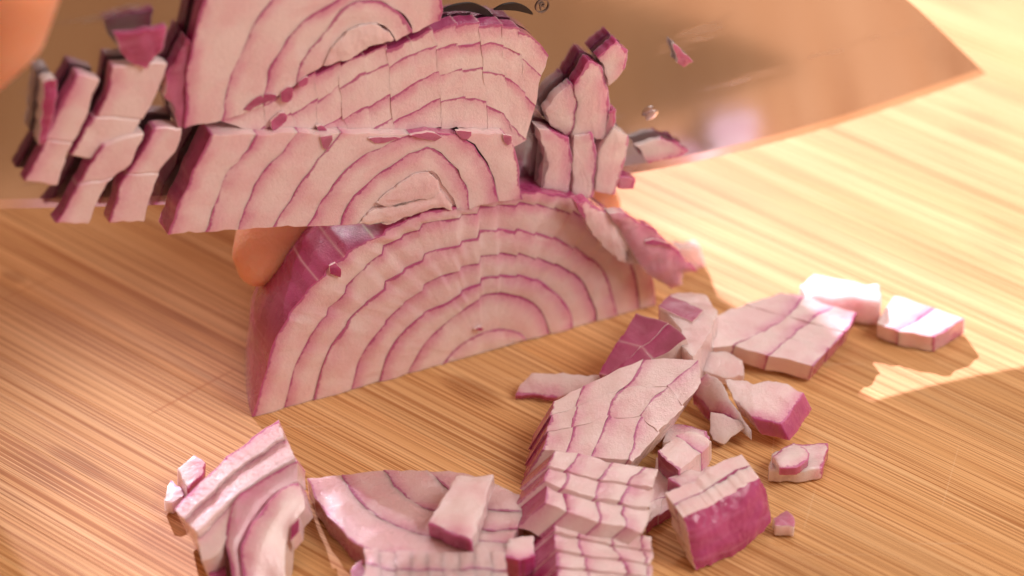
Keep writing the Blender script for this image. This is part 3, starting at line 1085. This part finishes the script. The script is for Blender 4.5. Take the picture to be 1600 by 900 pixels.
stickp('leftmost onion stick on the blade, purple skin along its lower left side', [(40, 284), (68, 230), (97, 165), (122, 116)],
       [(93, 289), (106, 249), (136, 186), (158, 124)], 2.7, 2.4, rows=[0, .4, 1], slip=.3)
stickp('upper onion stick on the blade with a purple scrap lying over its top', [(110, 245), (139, 196), (165, 156), (174, 104)],
       [(177, 253), (211, 207), (246, 145), (264, 97)], 2.5, 2.2, rows=[0, .45, 1], slip=.3)
stickp('lower onion stick on the blade, hanging second from left above the board', [(84, 350), (122, 287), (144, 250), (160, 228)],
       [(139, 350), (160, 296), (203, 255), (224, 208)], 3.3, 2.9, rows=[0, .5, 1], slip=.2)
stickp('lower onion stick right beside the thick lower slice', [(169, 350), (186, 291), (215, 249), (240, 200)],
       [(224, 346), (247, 272), (272, 241), (289, 200)], 3.3, 2.9, rows=[0, .5, 1], slip=.2)
poly('purple_scrap', 'square purple skin scrap at the top of the left sticks on the blade',
     [(179, 55), (262, 40), (254, 76), (230, 110), (198, 95)], face(BOFF + 3.4), -FN * 1.4, face_skin=0.95, skin_edges=(0, 1, 2), rough=0.5)
poly('onion_stick', 'small dark purple stick squeezed between the left sticks and the topmost slice',
     [(262, 118), (292, 60), (300, 74), (302, 130), (290, 200), (276, 198), (272, 170), (258, 150)], face(BOFF + 3.0), -FN * 2.7, face_skin=0.85,
     skin_edges=(0, 1, 2, 3), rough=0.4)
poly('purple_scrap', 'narrow purple skin strip behind the leftmost stick on the blade', [(70, 128), (88, 122), (90, 150), (72, 224), (62, 226)], face(BOFF + 3.0), -FN * 2.6,
     face_skin=1.0, rough=0.4)

# cluster of sticks right of the slices
def clus(label, pts, off, th, se, **kw):
    return poly('onion_stick', label, pts, face(BOFF + off), -FN * th, skin_edges=se, **kw)


clus('highest onion stick of the cluster towards the blade tip', [(936, 89), (952, 72), (965, 64), (979, 82), (976, 110), (951, 133), (944, 107)], 2.3, 2.0, (0, 1, 2, 3))
clus('tall middle onion stick of the cluster towards the blade tip',
     [(897, 132), (922, 92), (940, 103), (944, 128), (952, 142), (951, 190), (948, 218), (933, 219), (926, 210), (894, 213), (903, 160)], 2.5, 2.2, (0, 1, 2, 3, 4, 5), bulge=0.25)
clus('glossy lens-shaped onion bit at the left of the tip cluster', [(853, 174), (865, 153), (894, 130), (904, 156), (897, 199), (888, 213), (876, 203), (856, 194)], 2.2, 1.9, (2, 3, 4),
     bulge=0.5, material=M_CLEAR)
clus('lower left onion stick of the tip cluster, touching the onion half', [(842, 201), (862, 203), (887, 217), (894, 249), (887, 313), (856, 316), (844, 306), (856, 263), (851, 231)], 3.0, 2.7, (1, 2, 3))
clus('lower middle onion stick of the tip cluster', [(896, 213), (926, 208), (933, 249), (926, 309), (895, 313), (897, 249)], 3.0, 2.7, (1, 2))
clus('lower right onion stick of the tip cluster, leaning right', [(938, 231), (961, 199), (983, 213), (972, 270), (958, 304), (929, 299), (935, 249)], 3.1, 2.8, (2, 3))
clus('pink onion crumb at the foot of the tip cluster', [(968, 274), (992, 277), (990, 295), (966, 296)], 2.7, 2.4, (0, 1, 2), face_skin=0.5)
clus('thin red skin shred beside the middle stick of the tip cluster', [(952, 174), (963, 172), (958, 213), (946, 217)], 2.7, 2.4, (0, 1, 2), face_skin=0.7)
poly('onion_flake', 'pale onion flake with purple rim low on the blade near its edge', [(993, 228), (1036, 217), (1060, 224), (1076, 237), (1057, 245), (1015, 254)], face(BOFF + 1.3), -FN * 1.0,
     skin_edges=(1, 2, 3, 4), material=M_CLEAR)
poly('purple_speck', 'small purple triangle of skin alone on the blade', [(1052, 66), (1068, 80), (1084, 96), (1072, 103), (1059, 99)], face(BOFF + 0.9), -FN * 0.7, face_skin=0.9, rough=0.2)


def dome(name, label, px, r, material, off=BOFF, flat=0.45):
    c = face(off).hit(px)
    bm = bmesh.new()
    bmesh.ops.create_icosphere(bm, subdivisions=3, radius=1)
    for v in bm.verts:
        k = 1 + 0.18 * noise.noise(v.co * 1.3 + Vector((3, 1, 2)))
        v.co = (FD * v.co.x * r * 1.2 * k + ZV * v.co.z * r * k + FD * v.co.z * r * 0.5 + FN * v.co.y * r * flat) * S
    for f in bm.faces:
        f.smooth = True
    me = bpy.data.meshes.new(name)
    bm.to_mesh(me)
    bm.free()
    o = link(name, me, material)
    o.location = (c + FN * r * flat * 0.3) * S
    return tag(o, label, 'drop')


dome('juice_drop', 'tiny clear juice drop on the blade above the pale flake', (1018, 179), 0.95, M_JUICE)

# ================================================================== diced onion lying on the board
DN = Vector((0, 0, -1))
# big diced chunk in the middle
chunk('diced_chunk', 'large diced chunk in the middle, purple skin end facing left',
      [[(863, 628), (858, 662), (850, 702)],
       [(911, 604), (899, 640), (886, 707)],
       [(1003, 560), (986, 598), (962, 614), (944, 664), (926, 714)],
       [(1089, 562), (1050, 598), (1018, 624), (994, 664), (984, 718)],
       [(1096, 596), (1062, 640), (1036, 668), (990, 724)]],
      tilt((863, 628, 9), (1080, 540, 12.5), (930, 712, 7.5)), Vector((-3.6, -0.5, -6.9)), rows=[0, .3, .62, 1], part='onion_cube', jit=0.05, slip=0.10, step=0.10, saw=0.30, bevel=0.03, gap=-0.22)
# purple-topped piece behind it
chunk('purple_wedge', 'purple skinned wedge behind the large diced chunk, close to the onion half',
      [[(934, 583), (962, 538), (994, 488)], [(946, 586), (1000, 545), (1046, 503)], [(962, 590), (1020, 560), (1072, 530)]],
      tilt((940, 584, 6), (994, 488, 12), (1072, 530, 13)), Vector((1.0, 1.0, -5.6)), rows=[0, .55, 1], part='onion_cube', face_skin=0.9, jit=0.2, step=0.2, gap=0.04)
e2 = poly('onion_chunk', 'pale onion chunk with one square purple facet right behind the purple wedge',
     [(1029, 478), (1046, 459), (1080, 456), (1103, 462), (1120, 485), (1108, 523), (1084, 557), (1064, 540), (1062, 510)], tilt((1040, 470, 11), (1115, 480, 10), (1084, 557, 11.5)),
     Vector((0.5, 0.5, -9.5)), skin_edges=(0,), bulge=0.3, material=M_GLOW)
poly('skin_facet', None, [(1030, 479), (1046, 461), (1100, 484), (1082, 503)], tilt((1040, 470, 11.7), (1115, 480, 10.7), (1084, 557, 12.2)), Vector((0, 0, -0.8)), face_skin=0.85, parent=e2, bevel=0.1)
poly('onion_strip', 'flat translucent onion strip sticking out left of the large diced chunk',
     [(806, 617), (816, 598), (830, 581), (880, 584), (940, 587), (922, 604), (866, 622), (840, 618)], tilt((810, 615, 1.2), (830, 581, 3.6), (930, 595, 4)), Vector((0, 0.4, -1.1)), skin_edges=(6, 7), rough=0.25, material=M_CLEAR)
# small stacked blocks in front
chunk('diced_chunk', 'stack of diced onion cubes with three purple skin ends below the large chunk',
      [[(866, 702), (856, 729), (852, 753), (853, 786)],
       [(901, 707), (888, 737), (881, 764), (887, 802)],
       [(955, 720), (940, 745), (932, 778), (937, 818)],
       [(1003, 728), (984, 753), (972, 786), (978, 824)],
       [(1026, 731), (1020, 777), (1004, 834)]],
      tilt((860, 702, 9.5), (1020, 730, 9.5), (920, 810, 8.2)), Vector((-4.6, -0.6, -4.6)), rows=[0, .32, .62, 1], part='onion_cube', jit=0.08, slip=0.18, step=0.55, saw=0.35, bevel=0.03, gap=-0.2)
chunk('diced_chunk', 'nearest row of diced onion cubes running out of the picture at the bottom',
      [[(870, 800), (866, 830), (868, 858), (872, 885), (874, 915), (876, 950)],
       [(906, 812), (901, 834), (907, 862), (916, 884), (924, 910), (930, 950)],
       [(955, 825), (959, 855), (970, 872), (982, 893), (994, 915), (1000, 950)],
       [(996, 836), (1003, 855), (1009, 875), (1014, 905), (1016, 950)],
       [(1016, 837), (1019, 875), (1022, 905), (1026, 950)]],
      tilt((866, 800, 6.2), (1014, 837, 6.2), (930, 940, 5.0)), Vector((-4.2, -0.5, -4.6)), rows=[0, .2, .40, .58, .78, 1], part='onion_cube', jit=0.08, slip=0.22, step=0.5, saw=0.35, bevel=0.03, gap=-0.2)

# flat diced slice lying left of the stack
bsl = chunk('diced_slice', 'flat fan of onion layers lying at the bottom centre, left of the cube stack',
      [[(480, 748), (506, 797), (537, 830), (568, 857), (640, 867), (720, 869), (792, 862)],
       [(533, 741), (546, 765), (582, 802), (647, 834), (690, 842), (745, 846), (801, 848)],
       [(600, 736), (612, 756), (642, 782), (678, 800), (742, 826), (806, 826)],
       [(669, 736), (700, 763), (754, 793), (818, 800)],
       [(722, 738), (775, 758), (815, 774), (822, 786)]],
      top(4.6), Vector((0.2, 0.3, -4.2)), rows=1, nseg=26, part='onion_piece', rough=0.35, skins=[.6, .8, .8, .8], material=M_PINK)
chunk('diced_slice', 'pinkish diced slice at the bottom edge, overlapping the flat fan of layers',
      [[(566, 930), (640, 938), (730, 935), (794, 938)], [(570, 884), (640, 893), (735, 890), (793, 893)], [(568, 856), (640, 862), (720, 862), (791, 860)]],
      top(6.6), Vector((0.0, 0.6, -2.0)), rows=9, part='onion_cube', jit=0.15, slip=0.12, skins=[1, .8], material=M_PINK)
poly('onion_stick', 'white onion stick lying on top of the flat fan of layers', [(712, 743), (772, 741), (754, 795), (737, 846), (668, 820), (690, 780)],
     tilt((712, 743, 9), (772, 741, 9.2), (690, 820, 8)), Vector((0.2, 0.5, -3.2)), skin_edges=(3,), wall_skin=0.5, bulge=0.15)
poly('onion_crumb', 'small onion cube with purple base between the flat fan and the cube stack', [(792, 842), (832, 836), (836, 868), (812, 874), (790, 870)], top(5.0), Vector((0, 0.2, -4.2)), skin_edges=(2, 3))
poly('purple_scrap', 'purple skin scrap at the bottom edge left of the pinkish diced slice', [(548, 890), (566, 872), (572, 905), (550, 910)], top(3.0), Vector((0, 0, -2.6)), face_skin=0.9)

# glistening chunk at lower left
gl = empty('onion_wedge', gz(370, 820), 'glistening wet onion wedge of curved layers at the lower left', 'onion')
gp = tilt((300, 800, 9), (438, 668, 14), (440, 860, 7))
chunk(None, None, [[(273, 795), (318, 748), (368, 704), (402, 678), (435, 656)], [(288, 808), (330, 768), (372, 730), (410, 704), (443, 684)]],
      Plane(gz(350, 740, 11.2), Vector((-0.27, 0.03, 1))), Vector((1.5, 3.0, -8)), rows=1, nseg=18, mseg=6, part='onion_layer', parent=gl, material=M_WET, skins=[.8], rough=0.25)
chunk(None, None, [[(288, 810), (330, 770), (372, 732), (410, 706), (446, 686)], [(306, 832), (345, 795), (392, 756), (425, 735), (463, 714)]],
      Plane(gz(370, 745, 10.8), Vector((-0.25, 0.0, 1))), Vector((1.5, 2.0, -8)), rows=1, nseg=18, mseg=6, part='onion_layer', parent=gl, material=M_WET, skins=[.5], rough=0.25)
chunk(None, None, [[(306, 833), (345, 796), (392, 757), (425, 736), (463, 715)], [(314, 876), (338, 868), (356, 836), (372, 790), (420, 748), (467, 722)]],
      gp, Vector((1.0, 2.5, -7)), rows=1, nseg=14, mseg=6, part='onion_layer', parent=gl, skins=[.1], rough=0.3)
chunk(None, None, [[(467, 721), (420, 744), (376, 772), (358, 808), (354, 855), (362, 905), (370, 940)],
                   [(466, 752), (436, 766), (408, 797), (388, 832), (376, 864), (382, 905), (390, 940)]],
      tilt((360, 800, 9.5), (467, 725, 12), (380, 900, 4)), Vector((1.0, 2.5, -4)), rows=1, nseg=16, mseg=5, part='onion_layer', parent=gl, face_skin=0.42, rough=0.3, bulge=0.4)
chunk(None, None, [[(466, 753), (436, 767), (408, 798), (388, 833), (376, 865), (382, 905), (390, 940)],
                   [(477, 795), (466, 806), (455, 820), (447, 850), (442, 880), (446, 905), (452, 940)]],
      tilt((390, 830, 8.4), (467, 760, 11), (400, 900, 4)), Vector((1.0, 2.5, -4)), rows=1, nseg=16, mseg=6, part='onion_layer', parent=gl, skins=[.9], rough=0.5, bulge=0.5)
poly('skin_flake', None, [(455, 822), (468, 808), (467, 830), (454, 846)], tilt((455, 822, 7.8), (468, 808, 9), (454, 846, 6.2)), Vector((.6, .8, -2.5)), face_skin=1.0, parent=gl)
poly('skin_flake', None, [(322, 878), (352, 872), (356, 935), (334, 940)], top(2.6), Vector((0, 0.5, -2.4)), face_skin=1.0, parent=gl)
poly('onion_crumb', 'pinkish onion cube tucked behind the left end of the glistening wedge', [(276, 733), (304, 709), (322, 722), (318, 740), (293, 765)],
     tilt((268, 740, 5.5), (304, 709, 6), (300, 765, 5)), Vector((-0.3, 0.2, -4.6)), skin_edges=(1, 2, 3))
poly('onion_crumb', 'low onion crumb at the far left of the glistening wedge', [(257, 781), (266, 751), (288, 764), (286, 776), (268, 784)], top(3.0), Vector((0, 0.2, -2.6)), skin_edges=(1, 2))

# sunlit pieces on the right
chunk('diced_chunk', 'sunlit diced onion chunk lying right of the onion half',
      [[(1341, 490), (1312, 530), (1272, 571)], [(1303, 480), (1250, 515), (1203, 556)], [(1258, 463), (1225, 500), (1146, 540)], [(1222, 458), (1122, 493), (1103, 543)]],
      tilt((1300, 480, 6), (1272, 571, 4.2), (1120, 520, 6)), Vector((-0.5, 0.8, -3.6)), rows=[0, .34, .66, 1], part='onion_cube', jit=0.04, slip=0.10, step=0.05, saw=0.2, gap=-0.2, bevel=0.04, skins=[1, .8, .6])
poly('onion_cube', 'overexposed white onion block in full sun, standing on the right', [(1248, 446), (1272, 427), (1312, 437), (1376, 445), (1377, 470), (1312, 466), (1262, 464)], top(6.0), Vector((0.0, 0.2, -5.4)), rough=0.4, material=M_GLOW, bevel=0.5)
chunk('diced_chunk', 'rightmost sunlit onion piece, flat and pink with one purple line',
      [[(1507, 497), (1484, 512), (1460, 527)], [(1462, 482), (1435, 502), (1402, 518)], [(1399, 463), (1385, 482), (1370, 504)]], top(3.6), Vector((0.2, 0.2, -3.2)), rows=1, nseg=10, part='onion_cube', skins=[.5, .8])
poly('onion_flake', 'wet translucent flake between the sunlit chunk and the big chunk', [(1098, 547), (1130, 550), (1160, 562), (1164, 588), (1131, 589), (1096, 578)], tilt((1098, 547, 6.5), (1160, 562, 5), (1131, 589, 4)),
     Vector((0, 0.5, -1.8)), material=M_CLEAR, bulge=0.3)
poly('onion_petal', 'small folded onion petal with purple left rim beside the big chunk', [(1084, 616), (1090, 598), (1103, 583), (1122, 590), (1141, 623), (1174, 671), (1160, 659), (1140, 652), (1108, 643)],
     tilt((1086, 612, 4), (1110, 585, 8), (1165, 662, 4.5)), Vector((0.2, 0.8, -2.8)), skin_edges=(0, 1, 8, 7), bulge=0.4, material=M_CLEAR)
poly('onion_chunk', 'white onion chunk with purple outer skin on its right side, right of the folded petal',
     [(1131, 592), (1165, 594), (1178, 599), (1200, 594), (1231, 600), (1256, 614), (1240, 640), (1222, 662), (1178, 655), (1150, 628)], tilt((1140, 600, 6.5), (1256, 614, 6.8), (1200, 658, 5.5)),
     Vector((1.6, -0.2, -3.4)), skin_edges=(5, 6, 7), bulge=0.2, wall_skin=0.4, material=M_GLOW)
poly('onion_flake', 'thin translucent curved flake in front of the folded petal', [(1110, 646), (1160, 657), (1163, 668), (1131, 693), (1112, 688)], tilt((1110, 646, 4.5), (1160, 657, 4.5), (1120, 692, 1.5)),
     Vector((0, 1.0, -1.0)), bulge=0.3, material=M_CLEAR)
poly('onion_flake', 'pink flat flake between the big chunk and the small diced bits', [(1036, 690), (1039, 661), (1070, 664), (1104, 673), (1108, 686), (1084, 682)], top(3.0), Vector((0, 0.3, -2.6)), skin_edges=(2, 3), material=M_CLEAR)
chunk('diced_chunk', 'small pair of onion cubes right of the big chunk, purple line between them',
      [[(1029, 706), (1046, 722), (1060, 733)], [(1055, 681), (1076, 694), (1094, 709)], [(1076, 674), (1098, 680), (1112, 690)]], top(6.6), Vector((0.2, 0.2, -4.0)), rows=1, part='onion_cube', jit=0.2, gap=0.0)
chunk('diced_slice', 'thin flat onion slice lying under the small cubes right of the stack',
      [[(1010, 818), (1030, 806), (1048, 793)], [(1016, 788), (1036, 778), (1062, 782)], [(1026, 714), (1075, 726), (1143, 727)]], top(2.4), Vector((0, 0.2, -2.1)), rows=2, part='onion_piece', gap=0.0)
poly('onion_cube', 'single small onion cube with purple lower rim lying on the thin flat slice', [(1043, 746), (1079, 732), (1105, 740), (1096, 756), (1071, 767)], top(5.4), Vector((0, 0.3, -2.9)), skin_edges=(3, 4), bulge=0.2)

# purple-skinned chunk lower right
kp = tilt((1069, 809, 9.5), (1190, 749, 9.5), (1095, 887, 0.8))
kf = Vector((-2.6, 4.6, 1.0))
kch = poly('skin_chunk', 'thick onion chunk showing broad purple skin, lower right foreground',
     [(1069, 809), (1092, 798), (1113, 790), (1140, 772), (1165, 755), (1188, 748), (1200, 772), (1205, 809), (1186, 836), (1162, 860), (1130, 875), (1101, 886), (1088, 888), (1078, 850)],
     kp, kf * 0.55, face_skin=1.0, skin_edges=(), bulge=0.9, rough=0.35, sub=4, material=M_ON)
kpts = [(1069, 809), (1092, 798), (1113, 790), (1140, 772), (1165, 755), (1188, 748), (1200, 772), (1203, 809), (1162, 858), (1101, 884), (1088, 886), (1078, 850)]


def shifted(v):
    """the chunk's outline moved bodily by v, given again as photo points on the moved plane"""
    out = []
    for p_ in kpts:
        q = kp.hit(p_) + v - CAM
        k_ = q.dot(FWD)
        out.append((800 + FPX * q.dot(RIGHT) / k_, 450 - FPX * q.dot(UP) / k_))
    return out, Plane(kp.o + v, kp.n)


pk, pl_k = shifted(kf * 0.555)
poly('onion_membrane', None, pk, pl_k, kf * 0.05, face_skin=1.0, skin_edges=tuple(range(12)), parent=kch, bevel=0.0, rough=0.0)
pk, pl_k = shifted(kf * 0.61)
poly('onion_layer', None, pk, pl_k, kf * 0.5, parent=kch, rough=0.1)
poly('purple_crumb', 'tiny purple crumb right of the purple skinned chunk', [(1207, 810), (1230, 799), (1241, 811), (1238, 824), (1212, 821)], top(2.6), Vector((0, 0.2, -2.2)), face_skin=0.8, bulge=0.3)
poly('onion_piece', 'flat pale onion piece with brownish rim alone on the board at right', [(1201, 735), (1206, 708), (1241, 693), (1297, 692), (1284, 730), (1249, 735)], top(3.0), Vector((0, 0.2, -2.7)), skin_edges=(2, 3), material=M_CLEAR)
poly('onion_crumb', 'small rounded onion bit with purple rim lying on the lone flat piece', [(1208, 712), (1224, 699), (1241, 691), (1266, 708), (1262, 720), (1245, 730), (1217, 732)], top(4.9), Vector((0, 0.3, -1.8)),
     skin_edges=(0, 1, 2, 3, 4, 5), bulge=0.3, wall_skin=0.6)

# ================================================================== hands
def hand_mesh(name, label, chains, nails=(), voxel=1.1):
    bm = bmesh.new()
    for ch in chains:
        for (p, r), (q, s_) in zip(ch[:-1], ch[1:]):
            n = max(1, int((q - p).length / (min(r, s_) * 0.28)))
            for k in range(n + 1):
                t = k / n
                c = p.lerp(q, t)
                rr = r + (s_ - r) * t
                bmesh.ops.create_icosphere(bm, subdivisions=2, radius=rr * S, matrix=Matrix.Translation(c * S))
    me = bpy.data.meshes.new(name)
    bm.to_mesh(me)
    bm.free()
    o = link(name, me, M_SKIN)
    md = o.modifiers.new('remesh', 'REMESH')
    md.mode, md.voxel_size, md.use_smooth_shade = 'VOXEL', voxel * S, True
    sm = o.modifiers.new('smooth', 'SMOOTH')
    sm.iterations, sm.factor = 8, 0.5
    tag(o, label, 'hand')
    for c, dirv, nrm, wd, ln in nails:
        side = dirv.cross(nrm).normalized()
        b2 = bmesh.new()
        vv = []
        for a in range(7):
            row = []
            for e in range(7):
                u, v = a / 3 - 1, e / 3 - 1
                k = math.sqrt(max(0, 1 - 0.3 * u * u * v * v))
                row.append(b2.verts.new((c + dirv * ln * u * k + side * wd * v * k - nrm * (0.28 * wd * v * v + 0.10 * ln * u * u)) * S))
            vv.append(row)
        for a in range(6):
            for e in range(6):
                f = b2.faces.new((vv[a][e], vv[a + 1][e], vv[a + 1][e + 1], vv[a][e + 1]))
                f.smooth = True
        m2 = bpy.data.meshes.new('fingernail')
        b2.to_mesh(m2)
        b2.free()
        n_o = link('fingernail', m2, M_NAIL, o)
        sd = n_o.modifiers.new('solid', 'SOLIDIFY')
        sd.thickness = 0.0006
    return o


def fc(px, py, off):
    return face(off).hit((px, py))


# the hand steadying the onion from behind: thumb tip shows below the blade, one finger at the right shoulder
th_tip = fc(407, 418, -16)
th_mid = fc(452, 330, -24)
th_base = fc(510, 235, -42)
palm = fc(600, 180, -66)
wrist = palm + Vector((4, 52, 52))
hand_mesh('hand', 'steadying hand behind the blade, thumb tip pressing the left side of the onion half',
          [[(fc(402, 417, -15), 3.9), (fc(411, 394, -17), 5.7), (fc(428, 362, -20), 7.0), (th_mid, 8.0), (th_base, 10.5), (palm, 16)],
           [(fc(928, 322, -20), 5.2), (fc(885, 300, -27), 6.8), (fc(820, 265, -36), 7.8), (fc(750, 215, -48), 8.8), (fc(680, 190, -58), 11), (palm, 15)],
           [(fc(840, 305, -33), 5.8), (fc(810, 268, -40), 7.4), (fc(755, 220, -50), 8.6), (fc(670, 190, -60), 11), (palm, 15)],
           [(fc(770, 300, -40), 5.8), (fc(745, 260, -46), 7.4), (fc(700, 215, -54), 8.6), (palm, 15)],
           [(fc(700, 295, -44), 5.2), (fc(685, 255, -50), 6.8), (fc(650, 215, -58), 8.0), (palm, 15)],
           [(palm, 17), (palm + Vector((2, 24, 22)), 20), (wrist, 22), (wrist + Vector((15, 110, 130)), 30)]],
          nails=[])

# the hand on the knife: curled index finger on the near side of the blade, the others round the handle
kn = fc(-230, -150, 0)
kh = [fc(x, 118, -5.6) for x in (-480, -640, -800, -950)]
back_h = fc(-700, -40, -22)
chains = [[(fc(-56, 80, 8), 8.4), (fc(-22, 26, 11), 10.0), (fc(-6, -45, 13), 10.6), (fc(-60, -130, 9), 10.2), (kn, 10.8), (back_h, 20)]]
for k, h in enumerate(kh):
    up_ = h + ZV * 17 - FN * 4
    chains.append([(h - ZV * 17 + FN * 4, 6.8 - k * 0.3), (h + FN * 17 - ZV * 5, 8.6 - k * 0.4), (h + FN * 15 + ZV * 14, 9.0 - k * 0.3), (h - FN * 8 + ZV * 24, 11), (back_h, 19)])
chains.append([(fc(-150, 60, -15), 7.5), (fc(-250, 20, -17), 8.8), (fc(-420, 10, -20), 10), (back_h, 17)])
wr = back_h + Vector((-45, 75, 8))
chains.append([(back_h, 21), (wr, 26), (wr + Vector((-30, 190, 55)), 36)])
hand_mesh('hand', "knife hand's curled finger against the blade at the upper left corner", chains, voxel=1.4)
